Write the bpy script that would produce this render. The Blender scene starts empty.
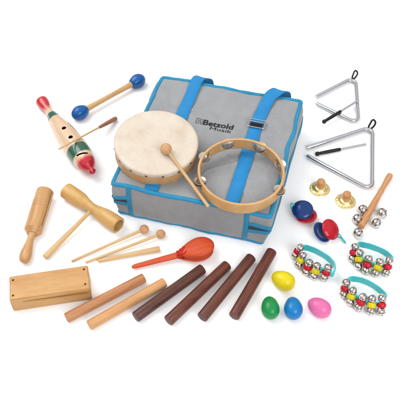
import bpy, bmesh, math, random
from mathutils import Vector, Matrix, noise
random.seed(7)
S = 0.01                                   # everything below is written in centimetres
sc = bpy.context.scene
col = sc.collection
R = math.radians

# ------------------------------------------------------------------ camera
F, ELEV, DIST = 720.0, R(49.59), 174.5
CAM = Vector((0, -math.cos(ELEV), math.sin(ELEV))) * DIST
FW = (-CAM).normalized(); RT = Vector((1, 0, 0)); UP = RT.cross(FW)
cam = bpy.data.cameras.new('camera'); camo = bpy.data.objects.new('camera', cam); col.objects.link(camo)
camo.location = CAM * S
camo.rotation_euler = (math.pi / 2 - ELEV, 0, 0)
cam.sensor_width = 36; cam.lens = 36 * F / 400
cam.clip_start = 0.05; cam.clip_end = 60
sc.camera = camo

def P(px, py, z=0.0):
    "point on the horizontal plane at height z (cm) that was measured at this place in the photograph"
    v = FW + RT * ((px - 200) / F) - UP * ((py - 200) / F)
    return CAM + v * ((z - CAM.z) / v.z)
def pxcm(p): return F / (Vector(p) - CAM).dot(FW)

# ------------------------------------------------------------------ materials
KALB = .82      # the lamps are set for a clipped white table, so real base colours sit below the picture's values
def lin(c):
    return tuple(KALB * ((v / 255) / 12.92 if v / 255 <= .04045 else KALB * (((v / 255) + .055) / 1.055) ** 2.4) for v in c) + (1,)
def newmat(name):
    m = bpy.data.materials.new(name); m.use_nodes = True
    nt = m.node_tree; b = nt.nodes['Principled BSDF']
    return m, nt, b
def objcoord(nt, scale=(1, 1, 1), rnd=True):
    tc = nt.nodes.new('ShaderNodeTexCoord'); mp = nt.nodes.new('ShaderNodeMapping')
    mp.inputs['Scale'].default_value = scale
    if rnd:
        oi = nt.nodes.new('ShaderNodeObjectInfo'); ad = nt.nodes.new('ShaderNodeVectorMath'); ad.operation = 'ADD'
        ml = nt.nodes.new('ShaderNodeMath'); ml.operation = 'MULTIPLY'; ml.inputs[1].default_value = 3.7
        nt.links.new(oi.outputs['Random'], ml.inputs[0])
        nt.links.new(tc.outputs['Object'], ad.inputs[0]); nt.links.new(ml.outputs[0], ad.inputs[1])
        nt.links.new(ad.outputs[0], mp.inputs[0])
    else:
        nt.links.new(tc.outputs['Object'], mp.inputs[0])
    return mp.outputs[0]
def noisetex(nt, vec, scale, detail=4, rough=.6, dist=0):
    n = nt.nodes.new('ShaderNodeTexNoise'); n.inputs['Scale'].default_value = scale
    n.inputs['Detail'].default_value = detail; n.inputs['Roughness'].default_value = rough
    n.inputs['Distortion'].default_value = dist
    nt.links.new(vec, n.inputs['Vector']); return n.outputs['Fac']
def ramp(nt, fac, stops, interp='LINEAR'):
    r = nt.nodes.new('ShaderNodeValToRGB'); cr = r.color_ramp; cr.interpolation = interp
    while len(cr.elements) < len(stops): cr.elements.new(.5)
    for e, (p, c) in zip(cr.elements, stops): e.position = p; e.color = c
    nt.links.new(fac, r.inputs[0]); return r.outputs[0]
def bump(nt, b, h, strength, dist):
    n = nt.nodes.new('ShaderNodeBump'); n.inputs['Strength'].default_value = strength; n.inputs['Distance'].default_value = dist
    nt.links.new(h, n.inputs['Height']); nt.links.new(n.outputs[0], b.inputs['Normal'])
def mixc(nt, fac, a, b, mode='MIX'):
    n = nt.nodes.new('ShaderNodeMix'); n.data_type = 'RGBA'; n.blend_type = mode
    for s, v in ((n.inputs[0], fac), (n.inputs[6], a), (n.inputs[7], b)):
        if hasattr(v, 'links') or isinstance(v, bpy.types.NodeSocket): nt.links.new(v, s)
        else: s.default_value = v
    return n.outputs[2]

def wood(name, light, dark, rough=.45, along=9, across=150, streak=.5, pores=True):
    light = (light[0], light[1] * .985, light[2] * .93); dark = (dark[0], dark[1] * .98, dark[2] * .92)
    m, nt, b = newmat(name)
    v = objcoord(nt, (along, across, across))
    f1 = noisetex(nt, v, 1.0, 5, .6, .6)
    v2 = objcoord(nt, (along * 1.2, across * .28, across * .28))
    f2 = noisetex(nt, v2, 1.0, 3, .5, 1.2)
    c1 = ramp(nt, f1, [(.36, lin(dark)), (.62, lin(light))])
    c2 = ramp(nt, f2, [(.35, lin(dark)), (.6, lin(light))])
    c = mixc(nt, streak, c2, c1)
    if pores:
        v3 = objcoord(nt, (along * 7, across * 6, across * 6))
        f3 = noisetex(nt, v3, 1.0, 2, .5)
        c3 = ramp(nt, f3, [(.28, (.74, .64, .54, 1)), (.42, (1, 1, 1, 1))])
        c = mixc(nt, .45, c, c3, 'MULTIPLY')
    nt.links.new(c, b.inputs['Base Color']); b.inputs['Roughness'].default_value = rough
    b.inputs['Specular IOR Level'].default_value = .35
    bump(nt, b, f1, .12, .0004)
    return m
def paint(name, c, rough=.25, coat=.3, var=.06, bumpy=0):
    m, nt, b = newmat(name)
    v = objcoord(nt); f = noisetex(nt, v, 60, 3)
    a = lin(c); d = tuple(x * (1 - var * 3) for x in a[:3]) + (1,)
    nt.links.new(ramp(nt, f, [(.35, d), (.65, a)]), b.inputs['Base Color'])
    b.inputs['Roughness'].default_value = rough; b.inputs['Coat Weight'].default_value = coat * .45; b.inputs['Specular IOR Level'].default_value = .25
    b.inputs['Coat Roughness'].default_value = .08
    if bumpy: bump(nt, b, noisetex(nt, v, 240, 2), bumpy, .0004)
    return m
def metal(name, c, rough=.15, var=.1, bumpy=0.0, bscale=300):
    m, nt, b = newmat(name)
    v = objcoord(nt); f = noisetex(nt, v, 120, 4)
    a = tuple(min(x / KALB, 1) for x in lin(c)[:3]) + (1,); d = tuple(x * (1 - var) for x in a[:3]) + (1,)
    nt.links.new(ramp(nt, f, [(.35, d), (.65, a)]), b.inputs['Base Color'])
    b.inputs['Metallic'].default_value = 1
    rr = nt.nodes.new('ShaderNodeMapRange'); rr.inputs[3].default_value = rough * .7; rr.inputs[4].default_value = rough * 1.4
    nt.links.new(f, rr.inputs[0]); nt.links.new(rr.outputs[0], b.inputs['Roughness'])
    if bumpy: bump(nt, b, noisetex(nt, v, bscale, 2), bumpy, .0006)
    return m
def cloth(name, c, rough=.72, weave=900, strength=.35, var=.06, sheen=.1):
    m, nt, b = newmat(name)
    v = objcoord(nt, rnd=False)
    f = noisetex(nt, v, 35, 4)
    w1 = noisetex(nt, objcoord(nt, (1, .35, 1), False), weave, 2, .5); w2 = noisetex(nt, objcoord(nt, (.35, 1, .6), False), weave, 2, .5)
    mx = nt.nodes.new('ShaderNodeMath'); mx.operation = 'ADD'
    nt.links.new(w1, mx.inputs[0]); nt.links.new(w2, mx.inputs[1])
    a = lin(c); d = tuple(x * (1 - var * 2) for x in a[:3]) + (1,)
    base = ramp(nt, f, [(.3, d), (.7, a)])
    w = ramp(nt, mx.outputs[0], [(.7, (.86, .86, .86, 1)), (1.0, (1, 1, 1, 1))])
    nt.links.new(mixc(nt, 1.0, base, w, 'MULTIPLY'), b.inputs['Base Color'])
    b.inputs['Roughness'].default_value = rough
    b.inputs['Sheen Weight'].default_value = sheen
    b.inputs['Specular IOR Level'].default_value = .45
    bump(nt, b, mx.outputs[0], strength, .0004)
    return m

BEECH = wood('beech_wood', (232, 193, 143), (213, 166, 112), .42)
PALE = wood('pale_wood', (238, 205, 160), (222, 182, 134), .45)
PINE = wood('yellow_wood', (232, 190, 126), (214, 166, 100), .38)
BLOCKW = wood('block_wood', (226, 178, 120), (206, 152, 94), .4, along=7, across=60)
ROUNDW = wood('cylinder_wood', (226, 180, 130), (202, 148, 98), .4)
PINKW = wood('reddish_clave_wood', (214, 156, 112), (192, 128, 86), .45)
CREAMW = wood('light_clave_wood', (232, 180, 128), (214, 156, 104), .45)
ROSE = wood('rosewood', (120, 68, 54), (80, 42, 34), .42, along=12, across=170)
ROSE2 = wood('rosewood_redder', (126, 68, 53), (84, 43, 35), .42, along=12, across=170)
ROSE3 = wood('rosewood_darker', (108, 62, 52), (70, 38, 33), .42, along=12, across=170)
BROWNP = wood('stained_grip_wood', (196, 138, 114), (172, 112, 92), .5)
RIMW = wood('drum_rim_wood', (226, 182, 134), (208, 158, 110), .45, along=14, across=22, pores=False)
TAMBW = wood('tambourine_wood', (236, 192, 138), (216, 166, 110), .4, along=14, across=22, pores=False)
HANDW = wood('bell_handle_wood', (226, 170, 122), (204, 142, 96), .42)
KNOBW = wood('knob_wood', (226, 168, 116), (204, 140, 92), .4)
BALLW = wood('mallet_ball_wood', (232, 184, 142), (212, 156, 114), .45)
BLUEP = paint('blue_paint', (8, 100, 182), .22, .5)
EGG = {k: paint(k + '_plastic', c, .3, .35, .02, .06) for k, c in
       dict(yellow=(246, 224, 20), green=(20, 152, 78), blue=(0, 132, 204), pink=(244, 120, 182)).items()}
ORANGE = wood('orange_lacquer', (226, 92, 44), (210, 70, 30), .5, pores=False)
REDP = paint('red_lacquer', (212, 12, 34), .16, .8)
NAVYP = paint('navy_lacquer', (12, 62, 136), .2, .6)
REDB = paint('red_bead', (214, 20, 44), .35, .2)
YELB = paint('yellow_bead', (240, 220, 20), .35, .2)
REDCORD = paint('red_cord', (222, 40, 34), .7, 0)
BLACKR = paint('black_rubber', (38, 38, 40), .5, .1)
BLACKINK = paint('black_print', (34, 34, 38), .7, 0)
GREYINK = paint('grey_print', (124, 124, 130), .7, 0)
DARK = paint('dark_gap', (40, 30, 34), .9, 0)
DBLUE = cloth('navy_zip_tape', (50, 66, 92))
CHROME = metal('chrome', (214, 214, 218), .12, .06)
STEEL = metal('steel', (200, 200, 204), .2, .1)
BELLM = metal('nickel_bell', (226, 218, 212), .16, .12, .25, 160)
JING = metal('jingle_steel', (222, 216, 210), .28, .15, .3, 250)
TACK = metal('dull_tack', (120, 110, 100), .4)
BRASS = metal('brass', (255, 226, 158), .3, .12, .35, 260)
GREY = cloth('grey_canvas', (168, 170, 173), .6)
TRIM = cloth('blue_trim', (26, 156, 206), .75, 600, .9, .1)
STRAP = cloth('blue_webbing', (2, 150, 222), .7, 600, .8, .08)
_nt = STRAP.node_tree; _w = _nt.nodes.new('ShaderNodeTexWave'); _w.bands_direction = 'X'; _w.inputs['Scale'].default_value = 110; _w.inputs['Distortion'].default_value = .4
_t = _nt.nodes.new('ShaderNodeTexCoord'); _nt.links.new(_t.outputs['Object'], _w.inputs['Vector'])
_b = _nt.nodes.new('ShaderNodeBump'); _b.inputs['Strength'].default_value = .5; _b.inputs['Distance'].default_value = .0006
_p = _nt.nodes['Principled BSDF']; _o = _p.inputs['Normal'].links[0].from_socket
_nt.links.new(_o, _b.inputs['Normal']); _nt.links.new(_w.outputs['Fac'], _b.inputs['Height']); _nt.links.new(_b.outputs[0], _p.inputs['Normal'])
m, nt, b = newmat('teal_vinyl')
b.inputs['Base Color'].default_value = lin((30, 214, 220)); b.inputs['Roughness'].default_value = .18
b.inputs['Coat Weight'].default_value = .6; b.inputs['Subsurface Weight'].default_value = .0
bump(nt, b, noisetex(nt, objcoord(nt), 70, 2), .5, .001); TEAL = m
m, nt, b = newmat('calf_skin')
v = objcoord(nt, rnd=False)
c = ramp(nt, noisetex(nt, v, 22, 6, .6, .15), [(.3, lin((222, 203, 180))), (.5, lin((232, 217, 198))), (.7, lin((237, 225, 209)))])
c2 = ramp(nt, noisetex(nt, v, 160, 3), [(.3, (.93, .92, .9, 1)), (.5, (1, 1, 1, 1))])
nt.links.new(mixc(nt, .7, c, c2, 'MULTIPLY'), b.inputs['Base Color']); b.inputs['Roughness'].default_value = .55
bump(nt, b, noisetex(nt, v, 60, 4), .15, .001); SKIN = m
# painted fish guiro: bands along its length
GL = 32.63
m, nt, b = newmat('guiro_paint')
tc = nt.nodes.new('ShaderNodeTexCoord'); sx = nt.nodes.new('ShaderNodeSeparateXYZ'); nt.links.new(tc.outputs['Object'], sx.inputs[0])
mr = nt.nodes.new('ShaderNodeMapRange'); mr.inputs[2].default_value = GL * S; nt.links.new(sx.outputs[0], mr.inputs[0])
# the nose colour reaches further back along the top of the head
mm = nt.nodes.new('ShaderNodeMath'); mm.operation = 'MULTIPLY_ADD'; mm.inputs[1].default_value = -1.1; nt.links.new(sx.outputs[1], mm.inputs[0]); nt.links.new(mr.outputs[0], mm.inputs[2])
RED = lin((212, 10, 40)); CR = lin((242, 208, 172)); GR = lin((30, 98, 74)); PK = lin((236, 140, 110))
c = ramp(nt, mr.outputs[0], [(0, RED), (.11, RED), (.175, CR), (.215, CR), (.222, GR), (.29, GR), (.298, CR), (.715, CR), (.722, GR), (.815, GR), (.823, CR), (.852, CR), (.872, PK), (.885, RED), (1, RED)])
g = ramp(nt, noisetex(nt, objcoord(nt, (10, 160, 160)), 1, 4), [(.35, (.88, .84, .8, 1)), (.6, (1, 1, 1, 1))])
nt.links.new(mixc(nt, .7, c, g, 'MULTIPLY'), b.inputs['Base Color'])
b.inputs['Roughness'].default_value = .25; b.inputs['Coat Weight'].default_value = .5
GUIRO = m
m, nt, b = newmat('white_table')
v = objcoord(nt, rnd=False)
nt.links.new(ramp(nt, noisetex(nt, v, 3, 3), [(.3, (.91, .91, .91, 1)), (.7, (.925, .925, .925, 1))]), b.inputs['Base Color'])
b.inputs['Roughness'].default_value = .7; b.inputs['Specular IOR Level'].default_value = .1; WHITE = m

# ------------------------------------------------------------------ mesh tools
class MB:
    def __init__(s): s.v = []; s.f = []
    def add(s, vs, fs, M=None):
        o = len(s.v)
        s.v += [(M @ Vector(p)) if M else Vector(p) for p in vs]
        s.f += [tuple(o + i for i in f) for f in fs]; return s
    def lathe(s, prof, n=40, M=None):
        "profile (x, r) turned about local X"
        vs = []; fs = []; rings = []
        for x, r in prof:
            if r < 1e-6: rings.append([len(vs)]); vs.append((x, 0, 0))
            else:
                rings.append(list(range(len(vs), len(vs) + n)))
                vs += [(x, r * math.cos(2 * math.pi * i / n), r * math.sin(2 * math.pi * i / n)) for i in range(n)]
        for a, c in zip(rings, rings[1:]):
            if len(a) == 1 and len(c) == 1: continue
            for i in range(n):
                j = (i + 1) % n
                if len(a) == 1: fs.append((a[0], c[j], c[i]))
                elif len(c) == 1: fs.append((a[i], a[j], c[0]))
                else: fs.append((a[i], a[j], c[j], c[i]))
        if len(rings[0]) > 1: fs.append(tuple(reversed(rings[0])))
        if len(rings[-1]) > 1: fs.append(tuple(rings[-1]))
        fs = [tuple(reversed(f)) for f in fs]
        return s.add(vs, fs, M)
    def tube(s, pts, r, n=12, closed=False, flat=1.0, up=None):
        pts = [Vector(p) for p in pts]; N = len(pts)
        rr = r if isinstance(r, (list, tuple)) else [r] * N
        vs = []; fs = []; nrm = None
        for i, p in enumerate(pts):
            if closed: t = pts[(i + 1) % N] - pts[i - 1]
            else: t = pts[min(i + 1, N - 1)] - pts[max(i - 1, 0)]
            t.normalize()
            if nrm is None:
                nrm = Vector(up) if up else (Vector((0, 0, 1)) if abs(t.z) < .9 else Vector((1, 0, 0)))
            nrm = (nrm - t * nrm.dot(t)).normalized(); bi = t.cross(nrm)
            for k in range(n):
                a = 2 * math.pi * k / n
                vs.append(p + (nrm * math.sin(a) * flat + bi * math.cos(a)) * rr[i])
        for i in range(N if closed else N - 1):
            for k in range(n):
                a = i * n; c = ((i + 1) % N) * n; l = (k + 1) % n
                fs.append((a + k, a + l, c + l, c + k))
        if not closed:
            fs.append(tuple(reversed(range(n)))); fs.append(tuple(range((N - 1) * n, N * n)))
        return s.add(vs, fs)
    def ribbon(s, pts, sides, norms, w, th, closed=False):
        vs = []; fs = []; N = len(pts)
        e = min(th * .35, w * .2)
        prof = [(-w / 2, 0), (-w / 2, th - e), (-w / 2 + e, th), (0, th * 1.04), (w / 2 - e, th), (w / 2, th - e), (w / 2, 0)]
        k = len(prof)
        for p, sd, nm in zip(pts, sides, norms):
            for a, h in prof: vs.append(Vector(p) + Vector(sd) * a + Vector(nm) * h)
        for i in range(N if closed else N - 1):
            for q in range(k):
                a = i * k; c = ((i + 1) % N) * k; l = (q + 1) % k
                fs.append((a + q, c + q, c + l, a + l))
        if not closed:
            fs.append(tuple(range(k))); fs.append(tuple(reversed(range((N - 1) * k, N * k))))
        return s.add(vs, fs)
    def box(s, lo, hi, M=None):
        x0, y0, z0 = lo; x1, y1, z1 = hi
        vs = [(x0, y0, z0), (x1, y0, z0), (x1, y1, z0), (x0, y1, z0), (x0, y0, z1), (x1, y0, z1), (x1, y1, z1), (x0, y1, z1)]
        return s.add(vs, [(0, 3, 2, 1), (4, 5, 6, 7), (0, 1, 5, 4), (1, 2, 6, 5), (2, 3, 7, 6), (3, 0, 4, 7)], M)
    def build(s, name, mat, parent=None, smooth=40, merge=0):
        me = bpy.data.meshes.new(name); me.from_pydata([tuple(p * S) for p in s.v], [], s.f)
        bm = bmesh.new(); bm.from_mesh(me)
        if merge: bmesh.ops.remove_doubles(bm, verts=bm.verts, dist=merge * S)
        bmesh.ops.recalc_face_normals(bm, faces=bm.faces)
        bm.to_mesh(me); bm.free()
        me.materials.append(mat)
        me.shade_smooth()
        if smooth: me.set_sharp_from_angle(angle=R(smooth))
        o = bpy.data.objects.new(name, me); col.objects.link(o)
        if parent: o.parent = parent
        return o
def tag(o, label=None, cat=None, group=None, kind=None):
    for k, v in (('label', label), ('category', cat), ('group', group), ('kind', kind)):
        if v: o[k] = v
    return o
def setm(o, M):
    M = M.copy(); M.translation = M.translation * S; o.matrix_basis = M; return o
def empty(name, M, label, cat, group=None):
    o = bpy.data.objects.new(name, None); o.empty_display_size = .02; col.objects.link(o); setm(o, M)
    return tag(o, label, cat, group)
def frame(A, B, up=(0, 0, 1)):
    "X from A to B, origin at A"
    A = Vector(A); B = Vector(B); x = (B - A).normalized(); u = Vector(up)
    y = u.cross(x).normalized(); z = x.cross(y)
    M = Matrix((x, y, z)).transposed().to_4x4(); M.translation = A; return M
def flat(o, ang=0, normal=(0, 0, 1)):
    "origin o, Z along normal, X turned by ang"
    z = Vector(normal).normalized(); x = Vector((math.cos(ang), math.sin(ang), 0)); x = (x - z * x.dot(z)).normalized()
    y = z.cross(x); M = Matrix((x, y, z)).transposed().to_4x4(); M.translation = Vector(o); return M
ZX = Matrix(((0, 0, 1, 0), (0, 1, 0, 0), (-1, 0, 0, 0), (0, 0, 0, 1))).inverted()   # local X axis -> Z axis
TOZ = Matrix(((0, -1, 0, 0), (0, 0, -1, 0), (1, 0, 0, 0), (0, 0, 0, 1)))          # (x,y,z)->(-y,-z,x)
def cut(o, cutters):
    "carve real holes out of a mesh"
    mods = []; tmp = []
    for mb in cutters:
        c = mb.build('cutter', DARK); c.matrix_basis = o.matrix_basis; c.parent = o.parent; tmp.append(c)
        md = o.modifiers.new('b', 'BOOLEAN'); md.operation = 'DIFFERENCE'; md.solver = 'EXACT'; md.object = c
    bpy.context.view_layer.update()
    dg = bpy.context.evaluated_depsgraph_get()
    me = bpy.data.meshes.new_from_object(o.evaluated_get(dg))
    o.modifiers.clear(); old = o.data; o.data = me; me.name = old.name; bpy.data.meshes.remove(old)
    me.materials.clear(); me.materials.append(cutmat.get(o.name.split('.')[0], o['_m'])) if False else None
    for c in tmp: d = c.data; bpy.data.objects.remove(c); bpy.data.meshes.remove(d)
    me.shade_smooth(); me.set_sharp_from_angle(angle=R(35)); return o
def cutm(o, cutters):
    mat = o.data.materials[0]; cut(o, cutters)
    o.data.materials.clear(); o.data.materials.append(mat)
    for p in o.data.polygons: p.material_index = 0
    return o
def rod(L, ra, rb=None, e=.12, mid=None):
    "profile of a round stick with eased ends"
    rb = ra if rb is None else rb
    k = min(e, ra * .6, rb * .6)
    out = [(0, 0), (0, ra - k), (k * .3, ra - k * .3), (k, ra)]
    if mid: out += mid
    else: out += [(L * t, ra + (rb - ra) * t) for t in (.25, .5, .75)]
    return out + [(L - k, rb), (L - k * .3, rb - k * .3), (L, rb - k), (L, 0)]
def smooth_prof(pts, n=60, x1=None):
    "Catmull-Rom through (x, r) points"
    out = []; p = [pts[0]] + list(pts) + [pts[-1]]
    seg = len(pts) - 1; per = max(2, n // seg)
    for i in range(seg):
        a, b_, c_, d = [Vector((q[0], q[1], 0)) for q in p[i:i + 4]]
        for k in range(per):
            t = k / per
            q = .5 * ((2 * b_) + (-a + c_) * t + (2 * a - 5 * b_ + 4 * c_ - d) * t * t + (-a + 3 * b_ - 3 * c_ + d) * t ** 3)
            out.append((q.x, max(q.y, 0)))
    out.append(pts[-1]); return out
def spline(pts, per=10, closed=True):
    pts = [Vector(p) for p in pts]; N = len(pts); out = []
    for i in range(N if closed else N - 1):
        if closed: a, b_, c_, d = pts[i - 1], pts[i], pts[(i + 1) % N], pts[(i + 2) % N]
        else: a, b_, c_, d = pts[max(i - 1, 0)], pts[i], pts[i + 1], pts[min(i + 2, N - 1)]
        for k in range(per):
            t = k / per
            out.append(.5 * ((2 * b_) + (-a + c_) * t + (2 * a - 5 * b_ + 4 * c_ - d) * t * t + (-a + 3 * b_ - 3 * c_ + d) * t ** 3))
    if not closed: out.append(pts[-1])
    return out
def ball_prof(r, n=18, x0=0):
    return [(x0 - r * math.cos(math.pi * i / n), r * math.sin(math.pi * i / n)) for i in range(n + 1)]

# ------------------------------------------------------------------ setting
g = MB(); g.add([(-500, -400, 0), (500, -400, 0), (500, 600, 0), (-500, 600, 0)], [(0, 1, 2, 3)])
tag(g.build('ground', WHITE), 'seamless white surface everything is laid out on', 'surface', kind='structure')

# ------------------------------------------------------------------ the bag
W, D, H = 37.0, 39.03, 10.42
BTH = R(-15.274); BO = Vector((-20.19, -3.965, 0))
BM = Matrix.Rotation(BTH, 4, 'Z'); BM.translation = BO
def BL(px, py, z=H):
    q = BM.inverted() @ P(px, py, z); return q.x, q.y
bag = empty('carry_bag', BM, 'big grey fabric bag with bright blue trim lying under the two round drums', 'bag')
def wr(x, y):
    calm = min(1, max(0, (math.hypot((x - 18.5) / 1.4, y - 25) - 2.5) / 3))
    n = noise.noise(Vector((x * .13, y * .11, 3.1))) * .7 + noise.noise(Vector((x * .3, y * .26, 8.4))) * .3
    # soft diagonal creases
    n += calm * .34 * max(0, 1 - abs(noise.noise(Vector((x * .09 + y * .05, y * .07 - x * .04, 1.7))) * 9)) * (1 - min(1, abs(y - 13) / 15))
    n += calm * .28 * max(0, 1 - abs(noise.noise(Vector((x * .12 - y * .09, y * .1 + x * .03, 6.7))) * 10))
    return n
def bagd(x, y, z, edge=0):
    a = 2 * x / W - 1; b_ = 2 * y / D - 1; c_ = min(max(z / H, 0), 1)
    bul = 4 * c_ * (1 - c_)
    ex = abs(a) ** 5; ey = abs(b_) ** 5
    back = min(1, max(0, (y / D)))
    bx = ((1.1 - .3 * abs(b_) ** 4) if a > 0 else (.3 + 2.2 * back ** 1.5)) * bul + .45 * noise.noise(Vector((y * .16, z * .2, 5 if a > 0 else 9)))
    x2 = x + math.copysign(1, a) * ex * bx
    y2 = y + math.copysign(1, b_) * ey * (.55 * bul + .45 * noise.noise(Vector((x * .15, z * .2, 2))) + .12 * noise.noise(Vector((x * .5, z * .5, 6))))
    if a > 0: x2 -= 1.3 * (1 - c_) * ex * (1 - back * .7)
    if a < 0: x2 += .9 * (1 - c_) * ex            # lower left corner tucks in
    inn = max(0, (1 - a * a) * (1 - b_ * b_)) ** .5
    dz = c_ ** 2 * ((inn * .9 + .1) * wr(x, y) + .45 * noise.noise(Vector((x * .12, y * .12, 0))) - .15 * inn)
    return Vector((x2, y2, max(z + dz, 0.02)))
def rbox(x, y, z, r=.7):
    q = Vector((min(max(x, r), W - r), min(max(y, r), D - r), min(max(z, r), H - r)))
    d = Vector((x, y, z)) - q
    if d.length > 1e-6: return q + d.normalized() * min(r, d.length) if d.length > r else Vector((x, y, z))
    return Vector((x, y, z))
def bagp(x, y, z):
    q = rbox(x, y, z); return bagd(q.x, q.y, q.z)
mb = MB()
def face_grid(fn, n, m_):
    vs = [fn(i / n, j / m_) for j in range(m_ + 1) for i in range(n + 1)]
    fs = [(j * (n + 1) + i, j * (n + 1) + i + 1, (j + 1) * (n + 1) + i + 1, (j + 1) * (n + 1) + i) for j in range(m_) for i in range(n)]
    mb.add(vs, fs)
NX, NY, NZ = 110, 116, 32
face_grid(lambda u, v: bagp(u * W, v * D, H), NX, NY)
face_grid(lambda u, v: bagp(u * W, v * D, 0), NX, NY)
face_grid(lambda u, v: bagp(u * W, 0, v * H), NX, NZ)
face_grid(lambda u, v: bagp(u * W, D, v * H), NX, NZ)
face_grid(lambda u, v: bagp(0, u * D, v * H), NY, NZ)
face_grid(lambda u, v: bagp(W, u * D, v * H), NY, NZ)
mb.build('bag_body', GREY, bag, smooth=0, merge=.02)
def loop_edge(z, name, r, zz=0):
    pts = []
    for k in range(60): pts.append(bagp(W * k / 60, 0, z))
    for k in range(60): pts.append(bagp(W, D * k / 60, z))
    for k in range(60): pts.append(bagp(W * (1 - k / 60), D, z))
    for k in range(60): pts.append(bagp(0, D * (1 - k / 60), z))
    pts = [p + Vector((0, 0, zz)) for p in pts]
    return MB().tube(pts, [r * (1 + .14 * noise.noise(p * .5)) for p in pts], 12, closed=True).build(name, TRIM, bag, smooth=0)
loop_edge(H, 'top_piping', .52)
loop_edge(0, 'bottom_piping', .5, .35)
def face_strip(pts, w, th, name, mat, outward):
    P3 = [bagp(*p) for p in pts]; sides = []; nm = []
    for i in range(len(P3)):
        t = (P3[min(i + 1, len(P3) - 1)] - P3[max(i - 1, 0)]).normalized(); o = Vector(outward[i] if isinstance(outward, list) else outward)
        s_ = t.cross(o).normalized(); sides.append(s_); nm.append(s_.cross(t).normalized() if s_.cross(t).dot(o) > 0 else t.cross(s_).normalized())
    P3 = [p + n_ * .02 for p, n_ in zip(P3, nm)]
    return MB().ribbon(P3, sides, nm, w, th).build(name, mat, bag, smooth=50)
for xx in (4.1, 31.7):
    face_strip([(xx, 0, .6 + (H - 1.1) * k / 14) for k in range(15)], 1.15, .16, 'vertical_trim', TRIM, (0, -1, 0))
def side_path(x0, x1, z, zc, sgn):
    "band on the front that runs round the corner and along the side"
    pts = []; out = []
    for k in range(16):
        t = k / 15; x = x0 + (x1 - x0) * t
        pts.append((x, 0, z + (zc - z) * t * t)); out.append((0, -1, 0))
    for k in range(1, 40):
        t = k / 39; pts.append((x1, D * .96 * t, zc)); out.append((sgn, 0, 0))
    return pts, out
for (x0, x1, sg) in ((4.6, 0.0, -1), (32.3, W, 1)):
    pu, ou = side_path(x0, x1, 6.9, 6.25, sg); pl, ol = side_path(x0, x1, 4.8, 4.95, sg)
    pg, og = side_path(x0, x1, 5.7, 5.6, sg)
    face_strip(pg, 1.3, .08, 'zip_tape', DBLUE, og)
    face_strip(pu, 1.05, .2, 'zip_band', TRIM, ou)
    face_strip(pl, 1.0, .2, 'zip_band', TRIM, ol)
def strap(pts, w, name):
    pts = spline(pts, 3, closed=False); sides = []; nm = []
    for i in range(len(pts)):
        t = (pts[min(i + 1, len(pts) - 1)] - pts[max(i - 1, 0)]).normalized()
        s_ = Vector((1, 0, 0)); s_ = (s_ - t * s_.dot(t)).normalized(); n_ = s_.cross(t)
        sides.append(s_); nm.append(n_)
    return MB().ribbon(pts, sides, nm, w, .2).build(name, STRAP, bag, smooth=50)
def onbag(x, y, h=.12): p = bagp(x, y, H); return p + Vector((0, 0, h))
pl = [onbag(9.3, .5 + .7 * k, .2) for k in range(51)]
pl += [Vector((9.35, 37.6, H + .45)), Vector((9.5, 38.9, H + .75)), Vector((10.0, 39.9, H + .8)), Vector((10.9, 40.7, H + .3)), Vector((11.6, 41.5, H - 1)), Vector((12, 41.6, 6)), Vector((12, 41.9, 1.2))]
strap(pl, 3.1, 'handle_strap')
pr = [onbag(27.9 - .004 * (.5 + .7 * k), .5 + .7 * k, .2) for k in range(38)]
pr += [onbag(27.8, 28.2, .35), onbag(27.9, 29.3, .34), onbag(28.0, 30.5, .32), onbag(28.1, 31.5, .3), onbag(28.2, 32.5, .3), onbag(28.3, 33.5, .3), onbag(28.4, 34.5, .32), Vector((28.6, 36, H + .4)), Vector((28.9, 37.6, H + .65)), Vector((29.6, 38.8, H + 1.0)), Vector((30.7, 39.9, H + 1.1)), Vector((31.6, 40.8, H + .5)), Vector((32.2, 41.6, H - 1)), Vector((32.4, 41.7, 6)), Vector((32.4, 41.9, 1.2))]
strap(pr, 3.2, 'handle_strap')
# sliding buckle
bz = bagp(27.8, 27.6, H).z + .78
bk = MB()
def rrect(cx, cy, hx, hy, r, z):
    o = []
    for (sx_, sy_, a0) in ((1, -1, -90), (1, 1, 0), (-1, 1, 90), (-1, -1, 180)):
        for k in range(5):
            a = R(a0 + 22.5 * k); o.append(Vector((cx + sx_ * (hx - r) + r * math.cos(a), cy + sy_ * (hy - r) + r * math.sin(a), z)))
    return o
bk.tube(rrect(27.8, 27.4, 2.0, 1.35, .3, bz), .15, 10, closed=True)
bk.tube([(25.85, 27.9, bz + .05), (29.75, 27.9, bz + .05)], .15, 10)
bk.build('buckle', CHROME, bag)
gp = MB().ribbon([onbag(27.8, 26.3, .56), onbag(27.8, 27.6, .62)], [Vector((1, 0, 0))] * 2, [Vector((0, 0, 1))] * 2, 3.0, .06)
gp.build('buckle_gap', DARK, bag)
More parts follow.
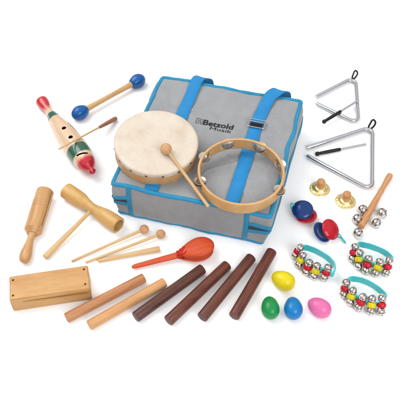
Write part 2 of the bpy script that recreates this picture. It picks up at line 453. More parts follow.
# print on the bag
def text_on(body, p0, p1, height, mat, bold, name, bx=0):
    a = Vector(BL(*p0) + (0,)); c_ = Vector(BL(*p1) + (0,))
    cu = bpy.data.curves.new('t', 'FONT'); cu.body = body; cu.size = 1; cu.offset = bold; cu.resolution_u = 3; cu.fill_mode = 'FRONT'
    to = bpy.data.objects.new('t', cu); col.objects.link(to); bpy.context.view_layer.update()
    me = bpy.data.meshes.new_from_object(to.evaluated_get(bpy.context.evaluated_depsgraph_get()))
    bpy.data.objects.remove(to)
    bm = bmesh.new(); bm.from_mesh(me)
    print('FONT', body, len(bm.verts), len(bm.faces))
    xs = [v.co.x for v in bm.verts]; x0, x1 = min(xs), max(xs)
    d = c_ - a; L = d.length; d.normalize(); up = Vector((-d.y, d.x, 0))
    for v in bm.verts:
        q = a + d * ((v.co.x - x0) / (x1 - x0) * L) + up * ((v.co.y - .34) * height / .7)
        v.co = (bagp(q.x, q.y, H) + Vector((0, 0, .09))) * S
    bm.to_mesh(me); bm.free()
    me.materials.clear(); me.materials.append(mat)
    o = bpy.data.objects.new(name, me); col.objects.link(o); o.parent = bag
text_on('Betzold', (203.6, 121.6), (233.3, 127.4), 1.75, BLACKINK, .02, 'printed_name')
text_on('Musik', (210.0, 127.8), (231.6, 132.2), 1.05, BLACKINK, .0, 'printed_word')
lx, ly = BL(199.6, 121.0)
lg = MB()
def inkbar(x0, y0, x1, y1, n=6):
    pts = [Vector((x0 + (x1 - x0) * k / n, y0 + (y1 - y0) * k / n, 0)) for k in range(n + 1)]
    d = (pts[-1] - pts[0]).normalized(); s_ = Vector((-d.y, d.x, 0))
    vs = []
    for p in pts:
        for q in (p - s_ * .11, p + s_ * .11): vs.append(bagp(q.x, q.y, H) + Vector((0, 0, .09)))
    lg.add(vs, [(2 * i, 2 * i + 2, 2 * i + 3, 2 * i + 1) for i in range(n)])
h = .8
for a in ((-h, -h, -h, h), (-h, h, h, h), (h, h, h, -h), (-h, -h, -h * .55, -h), (h * .5, -h, h, -h), (-h * .3, -h, -h * .3, h * .35), (-h * .3, h * .35, h * .4, h * .35), (h * .4, h * .35, h * .4, -h)):
    inkbar(lx + a[0], ly + a[1], lx + a[2], ly + a[3])
lg.build('printed_logo', GREYINK, bag, smooth=0)

# ------------------------------------------------------------------ frame drum
DR, DHT = 9.65, 4.1
dc = P(156.2, 141.2, 15.1)
dn = Vector((.045, -.085, 1)).normalized()
DM = flat(dc - dn * DHT, 0, dn)
drum = empty('frame_drum', DM, 'round hand drum with cream skin head and wooden rim, on the left of the bag', 'drum')
fr = MB().lathe([(0, DR - .75), (0, DR - .12), (.12, DR), (DHT - .15, DR), (DHT - .05, DR - .1), (DHT - .05, DR - .75), (0, DR - .75)], 96, TOZ)
# remove end caps made by lathe (profile is closed on itself)
fr.f = [f for f in fr.f if len(f) == 4]
fr.build('rim', RIMW, drum, merge=.01)
sk = smooth_prof([(DHT - 1.25, DR + .03), (DHT - .7, DR + .09), (DHT - .2, DR + .06), (DHT + .02, DR - .25)], 24)
sk = [(x, r) for x, r in sk] + [(DHT - .04, DR - .9)] + [(DHT - .05, DR * k) for k in (.75, .5, .25)] + [(DHT - .05, 0)]
s2 = MB(); s2.lathe(sk, 96, TOZ); s2.f = [f for f in s2.f if len(f) < 50]
for i, v in enumerate(s2.v):      # uneven cut edge of the skin
    if v.z < DHT - .6:
        a = math.atan2(v.y, v.x); v.z += .16 * math.sin(a * 7) + .1 * math.sin(a * 17 + 1)
s2.build('drumhead', SKIN, drum, merge=.005)
for k in range(16):
    a = R(-90 + 11 + 22.5 * k)
    o = Vector((math.cos(a) * (DR + .05), math.sin(a) * (DR + .05), DHT - .95))
    M = frame(o, o + Vector((math.cos(a), math.sin(a), 0)))
    t = MB(); t.lathe([(0, .3), (.06, .28), (.13, .16), (.15, 0)], 16, M)
    t.build('tack', TACK, drum)
ballc = P(166, 149, 16.0); tipc = P(208.6, 206.8, 10.95)
M = frame(tipc, ballc)
Lm = (ballc - tipc).length
ml = empty('drum_mallet', M, 'wooden ball-headed mallet lying across the drum skin, its stick reaching down the bag', 'mallet')
MB().lathe(rod(Lm - .8, .4, .34)).build('stick', PALE, ml)
MB().lathe(ball_prof(1.32, 20, Lm)).build('ball_head', BALLW, ml)

# ------------------------------------------------------------------ tambourine
TR_, TH_ = 9.8, 3.15
tcn = P(241.3, 170.3, 14.2); tn = Vector((.03, -.05, 1)).normalized()
TM = flat(tcn - tn * TH_, 0, tn)
tamb = empty('tambourine', TM, 'open wooden ring tambourine with pairs of metal jingles, on the right of the bag', 'tambourine')
slots = []
for (px, py) in ((206.5, 160), (229.5, 150), (257.5, 152), (276, 166), (280.5, 190), (197, 183)):
    q = TM.inverted() @ P(px, py, 12.7); slots.append(math.atan2(q.y, q.x))
N = 144; half = .175; TW = .55
def solid(i, j):
    if j < 0 or j > 2: return False
    if j != 1: return True
    a = 2 * math.pi * (i + .5) / N
    for s_ in slots:
        d = (a - s_ + math.pi) % (2 * math.pi) - math.pi
        if abs(d) < half: return False
    return True
zs = [0, .65, 2.5, TH_]
fm = MB(); vid = {}
def tv(i, k, o):
    key = (i % N, k, o)
    if key not in vid:
        a = 2 * math.pi * (i % N) / N; r = TR_ if o else TR_ - TW
        vid[key] = len(fm.v); fm.v.append(Vector((r * math.cos(a), r * math.sin(a), zs[k])))
    return vid[key]
for i in range(N):
    for j in range(3):
        if not solid(i, j): continue
        fm.f.append((tv(i, j, 1), tv(i + 1, j, 1), tv(i + 1, j + 1, 1), tv(i, j + 1, 1)))
        fm.f.append((tv(i, j, 0), tv(i, j + 1, 0), tv(i + 1, j + 1, 0), tv(i + 1, j, 0)))
        if not solid(i, j + 1): fm.f.append((tv(i, j + 1, 0), tv(i, j + 1, 1), tv(i + 1, j + 1, 1), tv(i + 1, j + 1, 0)))
        if not solid(i, j - 1): fm.f.append((tv(i, j, 0), tv(i + 1, j, 0), tv(i + 1, j, 1), tv(i, j, 1)))
        if not solid((i + 1) % N, j): fm.f.append((tv(i + 1, j, 0), tv(i + 1, j + 1, 0), tv(i + 1, j + 1, 1), tv(i + 1, j, 1)))
        if not solid((i - 1) % N, j): fm.f.append((tv(i, j, 0), tv(i, j, 1), tv(i, j + 1, 1), tv(i, j + 1, 0)))
fo = fm.build('ring_frame', TAMBW, tamb, smooth=30)
bv = fo.modifiers.new('bevel', 'BEVEL'); bv.width = .0012; bv.segments = 2; bv.limit_method = 'ANGLE'; bv.angle_limit = R(40)
for s_ in slots:
    r = TR_ - TW / 2; c_ = Vector((r * math.cos(s_), r * math.sin(s_), 0))
    MB().tube([c_ + Vector((0, 0, .6)), c_ + Vector((0, 0, 2.55))], .09, 10).build('pin', STEEL, tamb)
    for zz, fl in ((1.25, 1), (1.95, -1)):
        M = Matrix.Translation(c_ + Vector((0, 0, zz + random.uniform(-.08, .08)))) @ Matrix.Rotation(random.uniform(-.14, .14), 4, 'X') @ Matrix.Rotation(random.uniform(-.1, .1), 4, 'Y') @ Matrix.Scale(fl, 4, (0, 0, 1)) @ TOZ
        jp = [(-.04, .12), (-.04, .45), (.1, .62), (.12, 1.22), (.2, 1.36), (.27, 1.34), (.2, 1.2), (.18, .66), (.04, .46), (.04, .12), (-.04, .12)]
        j = MB().lathe([(x * fl, r_) for x, r_ in jp], 36, M); j.f = [f for f in j.f if len(f) < 30]
        j.build('jingle', JING, tamb)

# ------------------------------------------------------------------ claves
def clave(a, b_, r, mat, label, group):
    A = P(*a, r); B = P(*b_, r); M = frame(A, B); L = (B - A).length
    o = MB().lathe(rod(L, r, e=.16), 48).build('clave', mat); setm(o, M); tag(o, label, 'rhythm stick', group)
gl, gd = 'pale wooden claves', 'dark brown wooden claves'
clave((66.3, 318.2), (144, 277.8), 1.1, PINKW, 'reddish tan round stick next to the rectangular wood block, left of the pale yellowish one', gl)
clave((89, 325.5), (164.6, 282.2), 1.1, CREAMW, 'yellowish pale round stick between the reddish tan stick and the dark brown ones', gl)
clave((135.4, 317.2), (202.6, 268.8), 1.22, ROSE3, 'leftmost dark brown stick, lying beside the pale stick', gd)
clave((168.2, 321), (227.2, 265), 1.22, ROSE2, 'second dark brown stick from the left, below the orange castanet shell', gd)
clave((202, 317.6), (251.3, 257.4), 1.22, ROSE, 'third dark brown stick from the left, between two other dark ones', gd)
clave((234, 316.4), (271.8, 251.4), 1.22, ROSE2, 'rightmost and steepest dark brown stick, next to the green and yellow eggs', gd)

# ------------------------------------------------------------------ eggs
def egg(px, py, ang, L, r, mat, label):
    c_ = P(px, py, r); d = Vector((math.cos(R(ang)), math.sin(R(ang)), 0))
    prof = []
    n = 60
    for k in range(n + 1):
        t = math.pi * k / n; x = -math.cos(t); rr = math.sin(t) * (1 - .12 * x) 
        prof.append((x * L / 2, r * rr + (.018 if k in (29, 31) else -.02 if k == 30 else 0) if 0 < k < n else 0))
    o = MB().lathe(prof, 48)
    # faint seam where the two halves meet
    o = o.build('egg_shaker', mat, smooth=0); setm(o, frame(c_, c_ + d)); tag(o, label, 'egg shaker', 'plastic egg shakers')
egg(283.2, 280.4, 146, 5.5, 2.1, EGG['yellow'], 'yellow plastic egg above the green and blue eggs')
egg(270.2, 307.6, 94, 5.3, 1.93, EGG['green'], 'green plastic egg next to the dark brown stick')
egg(293.2, 308, 90, 5.2, 1.98, EGG['blue'], 'blue plastic egg between the green and the pink egg')
egg(319.3, 307.4, 143, 5.4, 2.02, EGG['pink'], 'pink plastic egg at the right end of the row')

# ------------------------------------------------------------------ ball mallets and plain beater
def mallet(a, b_, label):
    A = P(*a, .27); B = P(*b_, 1.08); L = (B - A).length
    e = empty('ball_mallet', frame(A, B), label, 'mallet', 'thin ball-headed mallets')
    MB().lathe(rod(L - .7, .27, .36)).build('stick', PALE, e)
    MB().lathe(ball_prof(1.1, 20, L)).build('ball_head', BALLW, e)
mallet((71.5, 261.3), (144.2, 229.4), 'upper thin wooden mallet with round ball head, nearer the hourglass-shaped block')
mallet((85.5, 262.6), (160.8, 234.2), 'lower thin wooden mallet with round ball head, between the other mallet and the plain beater')
A = P(98, 261, .42); B = P(159.8, 248.8, .66)
o = MB().lathe(rod((B - A).length, .42, .68)).build('beater_stick', PALE); setm(o, frame(A, B))
tag(o, 'short plain tapered wooden beater without ball, above the orange handle', 'beater')

# ------------------------------------------------------------------ double maraca
A = P(79.8, 112.8, 1.8); B = P(137.6, 81.0, 1.7); L = (B - A).length
mr_ = empty('double_maraca', frame(A, B), 'two-headed wooden maraca with shiny blue oval heads, left above the drum', 'maraca')
hd = smooth_prof([(1.6, .74), (2.2, .8), (3.2, .72), (5, .66), (7.5, .62), (L / 2, .6), (L - 7.5, .62), (L - 5, .66), (L - 3.2, .72), (L - 2.2, .8), (L - 1.6, .74)], 120)
hd = [(x, r * 1.08 + (.07 * math.cos((x - L / 2) * 2 * math.pi / .75) if abs(x - L / 2) < 2.7 else 0)) for x, r in hd]
MB().lathe([(1.6, 0)] + hd + [(L - 1.6, 0)]).build('handle', BEECH, mr_)
for x0, sg in ((0, 1), (L, -1)):
    pr_ = smooth_prof([(-2.1, 0), (-2.0, .6), (-1.55, 1.18), (-.8, 1.62), (0, 1.75), (.8, 1.62), (1.6, 1.28), (1.95, 1.0), (2.1, .8)], 64)
    pr_ = [(x0 + sg * x * 1.12, r * 1.12) for x, r in pr_] + [(x0 + sg * 2.35, 0)]
    MB().lathe(pr_).build('shaker_head', BLUEP, mr_)

# ------------------------------------------------------------------ fish guiro and its scraper
A = P(41.6, 101.0, 1.45); B = P(93.6, 173.0, 2.9)
GLr = (B - A).length
gu = empty('fish_guiro', frame(A, B), 'fish-shaped wooden guiro with red ends, green bands and finger holes', 'guiro')
gp_ = [(0, 1.45), (.01, 1.72), (.055, 1.62), (.13, 1.08), (.2, 1.28), (.28, 1.8), (.38, 2.35), (.5, 2.8), (.62, 3.02), (.7, 3.05), (.78, 2.92), (.86, 2.52), (.91, 1.85), (.94, 1.05), (.955, .7), (.968, .88), (.985, .88), (.997, .5)]
gp2 = smooth_prof([(x * GL, r) for x, r in gp_], 140)
k_ = GLr / GL
body = MB().lathe([(0, 0)] + gp2 + [(GL, 0)], 64)
bo = body.build('body', GUIRO, gu, smooth=45); bo.scale = (1, 1, 1)
def upcut(px, py, r, depth=3.4, shape=None):
    q = frame(A, B).inverted() @ P(px, py, 4.9)
    c_ = MB()
    M = Matrix.Translation((q.x, q.y, 0)) @ TOZ
    return q, c_.lathe([(.3, 0), (.3, r), (6, r), (6, 0)], 28, M)
q1, c1 = upcut(64.0, 128.2, .58); q2, c2 = upcut(70.9, 138.4, .58)
q3 = frame(A, B).inverted() @ P(82, 153.4, 5.3)
c3 = MB().box((-1.4, -.24, .8), (1.4, .24, 7), Matrix.Translation((q3.x, q3.y, 0)) @ Matrix.Rotation(R(73), 4, 'Z'))
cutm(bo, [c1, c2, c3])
# dark colour painted in for shade inside the finger holes and the mouth slot
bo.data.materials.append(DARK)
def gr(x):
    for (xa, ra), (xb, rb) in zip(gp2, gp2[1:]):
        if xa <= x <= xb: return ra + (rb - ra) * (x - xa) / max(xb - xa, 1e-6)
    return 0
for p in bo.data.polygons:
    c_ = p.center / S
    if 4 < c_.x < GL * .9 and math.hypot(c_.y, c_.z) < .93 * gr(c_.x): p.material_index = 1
for q, r in ((q1, .6), (q2, .6)): MB().lathe([(.32, 0), (.32, r - .04), (.36, 0)], 28, Matrix.Translation((q.x, q.y, 0)) @ TOZ).build('hole_shade_disc', DARK, gu)  # dark discs stand in for shade at the bottom of the holes
XM = P(77.3, 138.6, 5.35)
A = P(58.6, 149.2, 8.1); B = P(116.2, 118.2, .62); L = (B - A).length
sk_ = empty('scraper_stick', frame(A, B), 'thin pale scraper stick with reddish brown grip leaning across the fish-shaped guiro', 'scraper')
MB().lathe(rod(L * .72, .2, .24)).build('stick', PALE, sk_)
MB().lathe([(L * .68, 0), (L * .68, .3), (L * .7, .42), (L * .8, .52), (L * .97, .62), (L * .992, .55), (L, .35), (L, 0)], 32).build('grip', BROWNP, sk_)

# ------------------------------------------------------------------ rectangular wood block
zt = 4.3
tl, trr, fl_, frr = P(9.3, 276.2, zt), P(87.6, 264.8, zt), P(9.3, 300.6, zt), P(90.2, 288.6, zt)
xd = ((trr - tl) + (frr - fl_)).normalized(); yd = Vector((-xd.y, xd.x, 0))
o_ = (fl_ + frr) / 2; Lb = ((trr - tl).length + (frr - fl_).length) / 2; Db = ((tl + trr) / 2 - o_).dot(yd)
org = o_ - xd * Lb / 2; org.z = 0
M = Matrix((xd, yd, Vector((0, 0, 1)))).transposed().to_4x4(); M.translation = org
wb = MB().box((0, 0, 0), (Lb, Db, zt)).build('wood_block', BLOCKW); setm(wb, M)
bm = bmesh.new(); bm.from_mesh(wb.data)
bmesh.ops.bevel(bm, geom=bm.edges[:], offset=.0022, segments=3, affect='EDGES'); bm.to_mesh(wb.data); bm.free()
cuts = []
for (px, py) in ((13, 280), (83.9, 269.2), (85.2, 284), (13, 295.4)):
    q = M.inverted() @ P(px, py, zt); cuts.append(MB().lathe([(zt - 1.6, 0), (zt - 1.6, .27), (zt + 1, .27), (zt + 1, 0)], 20, Matrix.Translation((q.x, q.y, 0)) @ TOZ))
sl = MB(); sl.add([(2.6, -1, 3.08), (Lb + 1, -1, 2.5), (Lb + 1, Db - 1.2, 2.5), (2.6, Db - 1.2, 3.08), (2.6, -1, 3.3), (Lb + 1, -1, 3.3), (Lb + 1, Db - 1.2, 3.3), (2.6, Db - 1.2, 3.3)], [(0, 3, 2, 1), (4, 5, 6, 7), (0, 1, 5, 4), (1, 2, 6, 5), (2, 3, 7, 6), (3, 0, 4, 7)])
cutm(wb, cuts + [sl]); tag(wb, 'rectangular wooden block with a long slot and four corner holes', 'wood block')

# ------------------------------------------------------------------ round tone block with handle
A = P(23.6, 262.0, 1.3); B = P(45.2, 191.6, 2.1); L = (B - A).length
tb = empty('tone_block', frame(A, B), 'thick grooved wooden cylinder with turned handle, above the rectangular wood block', 'tone block')
hp = smooth_prof([(0, .45), (.25, .95), (1.2, 1.28), (2.4, 1.3), (4.2, 1.02), (6, .78), (7.3, .82), (7.9, 1.15)], 60)
MB().lathe([(0, 0)] + hp + [(7.95, 0)], 48).build('handle', ROUNDW, tb)
cp = [(7.7, 0), (7.7, 1.25), (8.6, 1.95), (8.75, 2.08)]
x = 8.8
gc = L - 4.6
for xg in (gc - .75, gc, gc + .75): cp += [(xg - .16, 2.1), (xg - .06, 2.0), (xg + .06, 2.0), (xg + .16, 2.1)]
cp += [(L - .12, 2.1), (L - .03, 2.04), (L, 1.95), (L, 0)]
cy = MB().lathe(cp, 64).build('hollow_cylinder', ROUNDW, tb, smooth=30)
ang = R(22)
slotc = MB().box((9.6, 0, -.14), (L + 1, 3, .14), Matrix.Rotation(math.pi + ang * -1, 4, 'X') )
bore = MB().lathe([(9.4, 0), (9.4, 1.35), (L + 1, 1.35), (L + 1, 0)], 40)
cutm(cy, [bore, slotc])

# ------------------------------------------------------------------ hourglass block with long handle
A = P(66.2, 190.6, 2.0); B = P(118.6, 225.6, 2.0); L = (B - A).length
hg = empty('hourglass_block', frame(A, B), 'yellowish hourglass-shaped double tone block on a long thin handle', 'tone block')
pp = smooth_prof([(0, 1.98), (L * .12, 2.0), (L * .28, 1.92), (L * .38, 1.5), (L * .46, 1.22), (L * .54, 1.22), (L * .63, 1.5), (L * .74, 1.88), (L * .88, 2.0), (L, 1.98)], 80)
pp = [(0, 0), (0, 1.85)] + [(x + (.08 if i == 0 else 0), r) for i, (x, r) in enumerate(pp)][0:-1] + [(L - .08, 2.0), (L, 1.87), (L, 0)]
hb_ = MB().lathe(pp, 64).build('double_body', PINE, hg, smooth=30)
cutm(hb_, [MB().lathe([(-1, 0), (-1, 1.5), (5, 1.5), (5, 0)], 40), MB().lathe([(L - 5, 0), (L - 5, 1.5), (L + 1, 1.5), (L + 1, 0)], 40)])
Mi = frame(A, B).inverted()
a2 = Mi @ P(45, 257.4, .75); b2 = Mi @ P(90.2, 211.5, 1.7)
o = MB().lathe(rod((b2 - a2).length, .72, .42), 32).build('handle', PALE, hg); setm(o, frame(a2, b2))

# ------------------------------------------------------------------ castanet on a handle
A = P(131.8, 267.2, .75); B = P(213.0, 246.0, 1.75); L = (B - A).length
ca = empty('handle_castanet', frame(A, B), 'orange lacquered castanet on a long tapering handle, tied with red cord', 'castanet')
xc = L - 3.25
def pear(n=64, k=1.0):
    out = []
    for i in range(n):
        a = 2 * math.pi * i / n; x = math.cos(a); y = math.sin(a)
        rx = 3.35 if x > 0 else 5.0
        wy = 2.75 * (1 - (.40 * (-x) ** 1.5 if x < 0 else 0))
        out.append((x * rx * k, y * wy * k))
    return out
def shell(z0, sg, name, h=1.15, off=0, tilt=0):
    mb_ = MB(); n = 64; lay = [(.97, 0), (1.0, .1), (1.0, .3), (.95, .55), (.84, .8), (.66, .98), (.42, 1.08), (.2, 1.12)]
    vs = []; fs = []
    for s_, zz in lay:
        for (x, y) in pear(n, s_): vs.append((xc + off + x, y, z0 + sg * (zz * h + tilt * (x + 5))))
    top = len(vs); vs.append((xc + off, 0, z0 + sg * (1.14 * h + tilt * 5)))
    for l in range(len(lay) - 1):
        for i in range(n): fs.append((l * n + i, l * n + (i + 1) % n, (l + 1) * n + (i + 1) % n, (l + 1) * n + i))
    l = len(lay) - 1
    for i in range(n): fs.append((l * n + i, l * n + (i + 1) % n, top))
    fs.append(tuple(range(n)))
    mb_.add(vs, fs); return mb_.build(name, ORANGE, ca, smooth=50)
shell(.38, 1, 'upper_shell', 1.1, .15, .035)
shell(-.38, -1, 'lower_shell', .95, -.1)
vs = []; n = 64
hx = []
pts2 = []
for k in range(15):
    t = k / 14; x = t * (xc - 4.2); w = .5 + .32 * t
    if k == 0: w = .3
    pts2.append((x, w))
outl = [(x, -w) for x, w in pts2] + [(xc + x * .92, y * .86) for x, y in sorted(pear(64), key=lambda p: p[0]) if y < -.05 and x > -4.2] + [(xc + x * .92, y * .86) for x, y in sorted(pear(64), key=lambda p: -p[0]) if y > .05 and x > -4.2] + [(x, w) for x, w in reversed(pts2)]
bd = MB(); n = len(outl)
bd.add([(x, y, -.32) for x, y in outl] + [(x, y, .32) for x, y in outl], [tuple(reversed(range(n))), tuple(range(n, 2 * n))] + [(i, (i + 1) % n, n + (i + 1) % n, n + i) for i in range(n)])
bdo = bd.build('handle_board', ORANGE, ca, smooth=50)
bv = bdo.modifiers.new('bevel', 'BEVEL'); bv.width = .0022; bv.segments = 3; bv.limit_method = 'ANGLE'; bv.angle_limit = R(50)
cd = MB()
for k, (dx, ry, rz_) in enumerate(((-5.0, .95, .62), (-4.55, 1.1, .8), (-4.1, 1.25, 1.0))):
    loop = [Vector((xc + dx + .25 * math.sin(2 * a_ + k), ry * math.cos(a_), rz_ * math.sin(a_) + .1)) for a_ in [2 * math.pi * i / 24 for i in range(24)]]
    cd.tube(loop, .14, 8, closed=True)
cd.tube(spline([(xc - 4.6, -.7, .7), (xc - 4.0, -.2, 1.25), (xc - 3.4, .3, 1.4), (xc - 3.1, .75, 1.35), (xc - 3.5, .9, 1.3), (xc - 4, .2, 1.35), (xc - 4.3, -.6, 1.1), (xc - 3.6, -.8, 1.3), (xc - 3.0, -.35, 1.45)], 6, closed=False), .15, 8)
cd.build('red_cord', REDCORD, ca, smooth=0)

# ------------------------------------------------------------------ triangles
def tri_thing(A_, B_, C_, D_, r, label, z):
    "end, corner, corner, end in photo pixels"
    q = [P(*p, z) for p in (A_, B_, C_, D_)]; o0 = q[1].copy(); o0.z = 0
    e = empty('triangle', Matrix.Translation(o0), label, 'triangle', 'metal triangles')
    q = [p - o0 for p in q]; path = []
    def corner(a, c_, d, rad):
        u = (a - c_).normalized(); v_ = (d - c_).normalized(); th = u.angle(v_); l = rad / math.tan(th / 2)
        bis = (u + v_).normalized(); ctr = c_ + bis * (rad / math.sin(th / 2)); out = []
        s0 = c_ + u * l - ctr; s1 = c_ + v_ * l - ctr
        for k in range(13): out.append(ctr + s0.slerp(s1, k / 12) if False else ctr + ((s0 * math.sin((1 - k / 12) * (math.pi - th)) + s1 * math.sin(k / 12 * (math.pi - th))) / math.sin(math.pi - th)))
        return out
    path = [q[0], q[0].lerp(q[1], .02)] + corner(q[0], q[1], q[2], 1.5) + corner(q[1], q[2], q[3], 1.5) + [q[3].lerp(q[2], .02), q[3]]
    rr = [r * .8] + [r] * (len(path) - 2) + [r * .8]
    MB().tube(path, rr, 24).build('steel_bar', CHROME, e, smooth=40)
    # cord loop round the top corner
    bis = -((q[0] - q[1]).normalized() + (q[2] - q[1]).normalized()).normalized(); lat = Vector((-bis.y, bis.x, 0))
    c0 = q[1] - bis * .6 + lat * .35
    k = r / .66
    lp = [(-.75, .0, .2), (-.5, .75, .3), (.3, 1.15, .35), (1.1, 1.6, .4), (1.8, 1.75, .2), (2.0, 1.2, -.35), (1.6, .55, -.6), (.9, -.25, -.45), (.1, -.62, -.15), (-.55, -.5, .05)]
    pts = spline([c0 + bis * a * k + Vector((0, 0, max(b_ * k, -z + .22))) + lat * l * k * 1.2 for a, b_, l in lp], 6)
    MB().tube(pts, .3 * k, 10, closed=True).build('cord_loop', BLACKR, e, smooth=0)
tri_thing((307, 148), (372.6, 126.6), (372, 190.8), (307, 155.9), .55, 'larger silver metal triangle with black cord loop, lower of the two', .8)
tri_thing((316, 96.8), (355.6, 76.4), (358.6, 124.2), (316.2, 103.4), .5, 'smaller silver metal triangle with black cord loop, upper of the two', .75)
def beater(a, b_, g_, za, zb, label):
    A = P(*a, za); B = P(*b_, zb); L = (B - A).length; e = empty('triangle_beater', frame(A, B), label, 'beater', 'triangle beaters')
    MB().lathe([(L * g_ - .6, 0), (L * g_ - .6, .29), (L - .06, .29), (L, .22), (L, 0)], 24).build('rod', CHROME, e)
    MB().lathe([(-.55, 0), (-.5, .3), (-.3, .5), (0, .58), (.3, .52), (.5, .38), (.8, .4), (L * g_ * .5, .46), (L * g_ - .15, .44), (L * g_, .36), (L * g_, 0)], 28).build('grip', BLACKR, e)
beater((317.4, 153.8), (366, 144.2), .47, .6, .3, 'steel beater with black grip lying inside the larger triangle')
beater((324.2, 121.6), (357, 101.2), .5, 1.45, 1.5, 'steel beater with black grip laid across the smaller triangle')

# ------------------------------------------------------------------ finger cymbals
for px, py, lab in ((320, 188.2, 'brass finger cymbal with wooden knob, the left one under the large triangle'), (345.6, 200.6, 'brass finger cymbal with wooden knob, the right one nearer the bell stick')):
    e = empty('finger_cymbal', flat(P(px, py, .3) * 1, random.uniform(0, 3)), lab, 'finger cymbal', 'brass finger cymbals')
    e.location.z = 0
    pr_ = smooth_prof([(.02, 2.45), (.12, 2.5), (.22, 2.4), (.28, 2.1), (.34, 1.95), (.5, 1.7), (.85, 1.35), (1.05, .85), (1.1, .3)], 60)
    pr_ = [(x, r + 0) for x, r in pr_]
    c_ = MB().lathe([(.0, 0), (0, 2.4)] + pr_ + [(1.08, 0)], 64, TOZ)
    for v in c_.v:
        rr = math.hypot(v.x, v.y)
        if 1.6 < rr < 2.42 and v.z > .15: v.z += .05 * math.cos(16 * math.atan2(v.y, v.x)) * math.sin((rr - 1.6) / .82 * math.pi)
    c_.build('brass_disc', BRASS, e, smooth=50)
    kp = smooth_prof([(1.0, .95), (1.25, .98), (1.5, .8), (1.8, .72), (2.1, .88), (2.5, 1.02), (2.95, .9), (3.25, .5), (3.32, .1)], 50)
    MB().lathe([(1.0, 0)] + kp + [(3.33, 0)], 36, TOZ).build('knob', KNOBW, e)

# ------------------------------------------------------------------ finger castanets
def dish(mat, name, parent, M, r=2.5, h=1.0):
    pr_ = [(0, 0), (.0, .9), (-.12, 1.1)] if False else []
    pr_ = [(-.35, 0), (-.32, .8), (-.18, 1.5), (0, 1.85), (.02, r - .1), (.1, r), (.25, r), (.5, r * .93), (.75, r * .78), (h, r * .5), (h + .1, r * .2), (h + .12, 0)]
    pr_[0:3] = [(.35, 0), (.3, .9), (.16, 1.5)]
    pr_ = pr_[:4] + smooth_prof(pr_[4:], 48)
    return MB().lathe(pr_, 48, M @ TOZ).build(name, mat, parent, smooth=40)
def castanet(o1, n1, m1, o2, n2, m2, cordpts, label):
    base = P(o1[0], o1[1], 0)
    e = empty('finger_castanet', Matrix.Translation(base), label, 'castanet', 'finger castanets')
    def mk(o, n_, sg):
        M = flat(P(*o) - base, 0, n_); return M
    dish(m1, 'lower_shell', e, mk(o1, n1, 1)); dish(m2, 'upper_shell', e, mk(o2, n2, 1))
    MB().tube(spline([P(*p) - base for p in cordpts], 8, closed=False), .16, 8).build('elastic_cord', TEAL, e, smooth=0)
    return e
castanet((306.3, 214.8, 1.25), (.1, -.1, -1), REDP, (302.6, 210.0, 2.15), (-.12, -.2, 1), NAVYP,
         [(295, 206.5, 2.6), (292.5, 203.5, 2.7), (290.8, 205, 2.3), (292.4, 210, 1.3), (296, 212.5, 1.0), (301, 215, .4)], 'small round finger castanet, blue half on top and red half underneath')
castanet((322.6, 231.8, 1.45), (-.55, .12, -.82), NAVYP, (330.0, 229.6, 2.45), (.5, -.28, .75), REDP,
         [(336.5, 232, 1.9), (338.5, 233.5, 1.7), (340.5, 235.5, 1.2), (342, 238, .4), (344.3, 240.6, .35), (345.3, 242.3, .3), (343.8, 241.6, .5), (341.4, 238, .35), (334, 236, .3)], 'small round finger castanet, glossy red half on top and blue half behind')

# ------------------------------------------------------------------ bells
def bell(parent, pos, r, look, mat=BELLM):
    "round jingle bell, slots facing along look"
    look = Vector(look).normalized(); M = frame(Vector(pos), Vector(pos) + look, up=(0, 0, 1) if abs(look.z) < .95 else (1, 0, 0))
    pr_ = []
    for k in range(21):
        t = math.pi * k / 20; x = -math.cos(t) * r; rr = math.sin(t) * r
        pr_.append((x, 0 if k in (0, 20) else rr))
    pr_ = [p for p in pr_ if abs(p[0]) > .13 * r]
    i = next(i for i, p in enumerate(pr_) if p[0] > 0)
    pr_[i:i] = [(-.12 * r, r * .995), (-.1 * r, r * 1.05), (.1 * r, r * 1.05), (.12 * r, r * .995)]
    b_ = MB().lathe(pr_, 28, M).build('bell', mat, parent, smooth=30)
    s_ = MB()
    for rot in (0, math.pi / 2):
        pts = []; sd = []; nm = []
        for k in range(11):
            a = R(-44 + 88 * k / 10); d = Vector((math.cos(a), math.sin(a) * math.cos(rot), math.sin(a) * math.sin(rot)))
            pts.append(d * r * (1.004 if rot else 1.006)); nm.append(d); sd.append(Vector((0, -math.sin(rot), math.cos(rot))))
        s_.ribbon([M @ p for p in pts], [M.to_3x3() @ p for p in sd], [M.to_3x3() @ p for p in nm], r * .065, r * .015)
    for a, rot in ((44, 0), (-44, 0), (44, 1), (-44, 1)):
        a = R(a); rr = rot * math.pi / 2; d = Vector((math.cos(a), math.sin(a) * math.cos(rr), math.sin(a) * math.sin(rr)))
        s_.lathe([(0, r * .14), (r * .02, r * .13), (r * .02, 0)], 12, M @ frame(d * r * .995, d * r * 2, up=(1, 0, .01)))
    s_.build('slot', DARK, b_, smooth=0)
    return b_
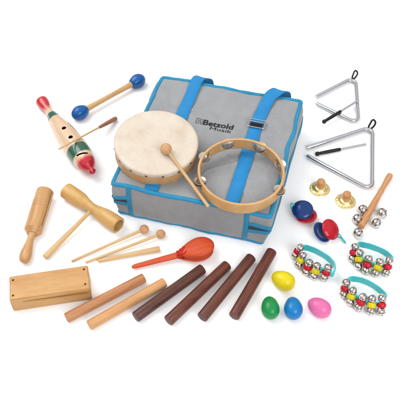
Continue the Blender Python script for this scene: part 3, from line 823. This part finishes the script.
# stick with five bells
A = P(360.8, 226.6, 1.0); B = P(390.2, 175.2, .85); L = (B - A).length
M = frame(A, B); Mi = M.inverted()
bs = empty('bell_stick', M, 'turned wooden handle with five round silver bells at its lower end', 'bell stick')
pp = smooth_prof([(0, .8), (L * .12, .86), (L * .3, .84), (L * .5, .74), (L * .62, .64), (L * .68, .7), (L * .74, .62), (L * .85, .7), (L * .96, .8), (L, .72)], 90)
MB().lathe([(-.02, 0), (-.02, .7)] + pp + [(L + .02, .55), (L + .02, 0)], 40).build('handle', HANDW, bs)
for px, py in ((362.6, 209.6), (357.3, 219), (382.2, 213), (376.5, 223.2), (358, 233)):
    q = Mi @ P(px, py, 1.2)
    ax = Vector((min(max(q.x, .3), L), 0, 0)); d = (q - ax).normalized()
    MB().tube([ax + d * .6, q - d * .9], .16, 10).build('bell_pin', STEEL, bs)
    bell(bs, q, 1.2, Mi.to_3x3() @ Vector((random.uniform(-.5, .5), -.5 + random.uniform(-.3, .3), .8)))
# wrist bells
def bracelet(upper, lower, backpx, label):
    lo = [P(px, py, .92) for px, py in lower]; up_ = [P(px, py, 2.75) for px, py in upper]
    bk_ = [P(px, py, 2.7) for px, py in backpx]
    mid = [(a + c_) / 2 for a, c_ in zip(lo, up_)]
    ctr = sum(mid + bk_, Vector()) / (len(mid) + len(bk_)); ctr.z = 0
    e = empty('bell_bracelet', Matrix.Translation(ctr), label, 'wrist bells', 'teal wrist bells')
    ring = []
    for p in mid:
        q = p - ctr; q.z = 0; ring.append(q * 1.0 - q.normalized() * .75)
    for p in reversed(bk_):
        q = p - ctr; q.z = 0; ring.append(q)
    ring = spline(ring, 10); N_ = len(ring); sides = []; nm = []
    for i in range(N_):
        t = (ring[(i + 1) % N_] - ring[i - 1]).normalized(); out = Vector((t.y, -t.x, 0))
        if out.dot(ring[i]) < 0: out = -out
        wob = .12 * noise.noise(ring[i] * .8); sd = (Vector((0, 0, 1)) + out * wob).normalized()
        sides.append(sd); nm.append(out)
    pts = [p + Vector((0, 0, 1.75 + .08 * noise.noise(p * .5))) for p in ring]
    MB().ribbon(pts, sides, nm, 1.9, .3, closed=True).build('wrist_band', TEAL, e, smooth=40)
    for k, (a, c_) in enumerate(zip(lo, up_)):
        a = a - ctr; c_ = c_ - ctr; m_ = (a + c_) / 2; ax = (c_ - a).normalized()
        out = Vector((m_.x, m_.y, 0)).normalized(); ins = m_ - out * .7; ins.z = m_.z
        M = frame(m_ - ax * .62, m_ + ax * .62)
        MB().lathe(smooth_prof([(0, .5), (.1, .78), (.35, .96), (.89, .96), (1.14, .78), (1.24, .5)], 30) + [(1.24, 0)], 28, M).build('bead', REDB if k % 2 == 0 else YELB, e)
        MB().tube([m_ - out * .9 , m_], .55, 12, flat=.8).build('tab', TEAL, e)
        for p in (a, c_):
            bell(e, p, .93, Vector((random.uniform(-.6, .6), -.55 + random.uniform(-.4, .4), .8 if p is c_ else .4)))
bracelet([(300.2, 248), (302.8, 255.8), (309.3, 263), (317.0, 266.3), (328.0, 268)],
         [(295.4, 255.2), (298.8, 264.6), (305.6, 271.6), (313.9, 276.2), (324.2, 277.4)],
         [(304.5, 245.6), (312, 247.2), (321, 251.5), (329.5, 257), (334.4, 264), (333.2, 271)],
         'teal wrist band with silver bells and red and yellow beads, nearest the yellow egg')
bracelet([(355.2, 247), (359.6, 253), (368.6, 259), (379.8, 262), (389.2, 260.8)],
         [(352.2, 258.6), (358.2, 266), (365.9, 270.6), (375.6, 273), (386, 272.4)],
         [(358.5, 242.6), (367, 243.4), (376, 246.2), (385, 250), (391.5, 255.5), (392.2, 261)],
         'teal wrist band with silver bells and red and yellow beads, directly below the bell stick')
bracelet([(346.2, 283), (352.9, 291), (363, 297.4), (372.2, 299), (382.2, 298.6)],
         [(343.8, 294.2), (349.8, 302), (358.5, 307.5), (370.8, 311), (381, 311.4)],
         [(349.5, 277.6), (357, 277.2), (366, 279.8), (376, 285), (384, 291.5), (386, 297)],
         'teal wrist band with silver bells and red and yellow beads, lowest of the three')

# ------------------------------------------------------------------ light
w = bpy.data.worlds.new('World'); sc.world = w; w.use_nodes = True; nt = w.node_tree
bg = nt.nodes['Background']; tc = nt.nodes.new('ShaderNodeTexCoord'); sx = nt.nodes.new('ShaderNodeSeparateXYZ')
nt.links.new(tc.outputs['Generated'], sx.inputs[0])
c = ramp(nt, sx.outputs[2], [(0, (.16, .16, .17, 1)), (.25, (.4, .4, .41, 1)), (.55, (.85, .85, .86, 1)), (1, (1, 1, 1, 1))])
nt.links.new(c, bg.inputs[0]); bg.inputs[1].default_value = 1.08
def area(name, loc, target, size, power, colr=(1, 1, 1)):
    l = bpy.data.lights.new(name, 'AREA'); l.shape = 'RECTANGLE'; l.size = size[0]; l.size_y = size[1]; l.energy = power; l.color = colr
    o = bpy.data.objects.new(name, l); col.objects.link(o); o.location = loc
    o.rotation_euler = (Vector(target) - Vector(loc)).to_track_quat('-Z', 'Y').to_euler()
area('unseen_softbox', (-1.5, .9, 2.4), (0, 0, 0), (2.0, 2.0), 56, (1, .99, .97))
area('unseen_softbox', (1.2, -2.3, 2.0), (0, 0, 0), (1.8, 1.8), 56)  # added fill out of view, lifts the bag's front and the shadows beside it
sc.view_settings.view_transform = 'Standard'; sc.view_settings.look = 'None'
sc.view_settings.exposure = 0; sc.view_settings.gamma = 1
sc.render.engine = 'CYCLES'
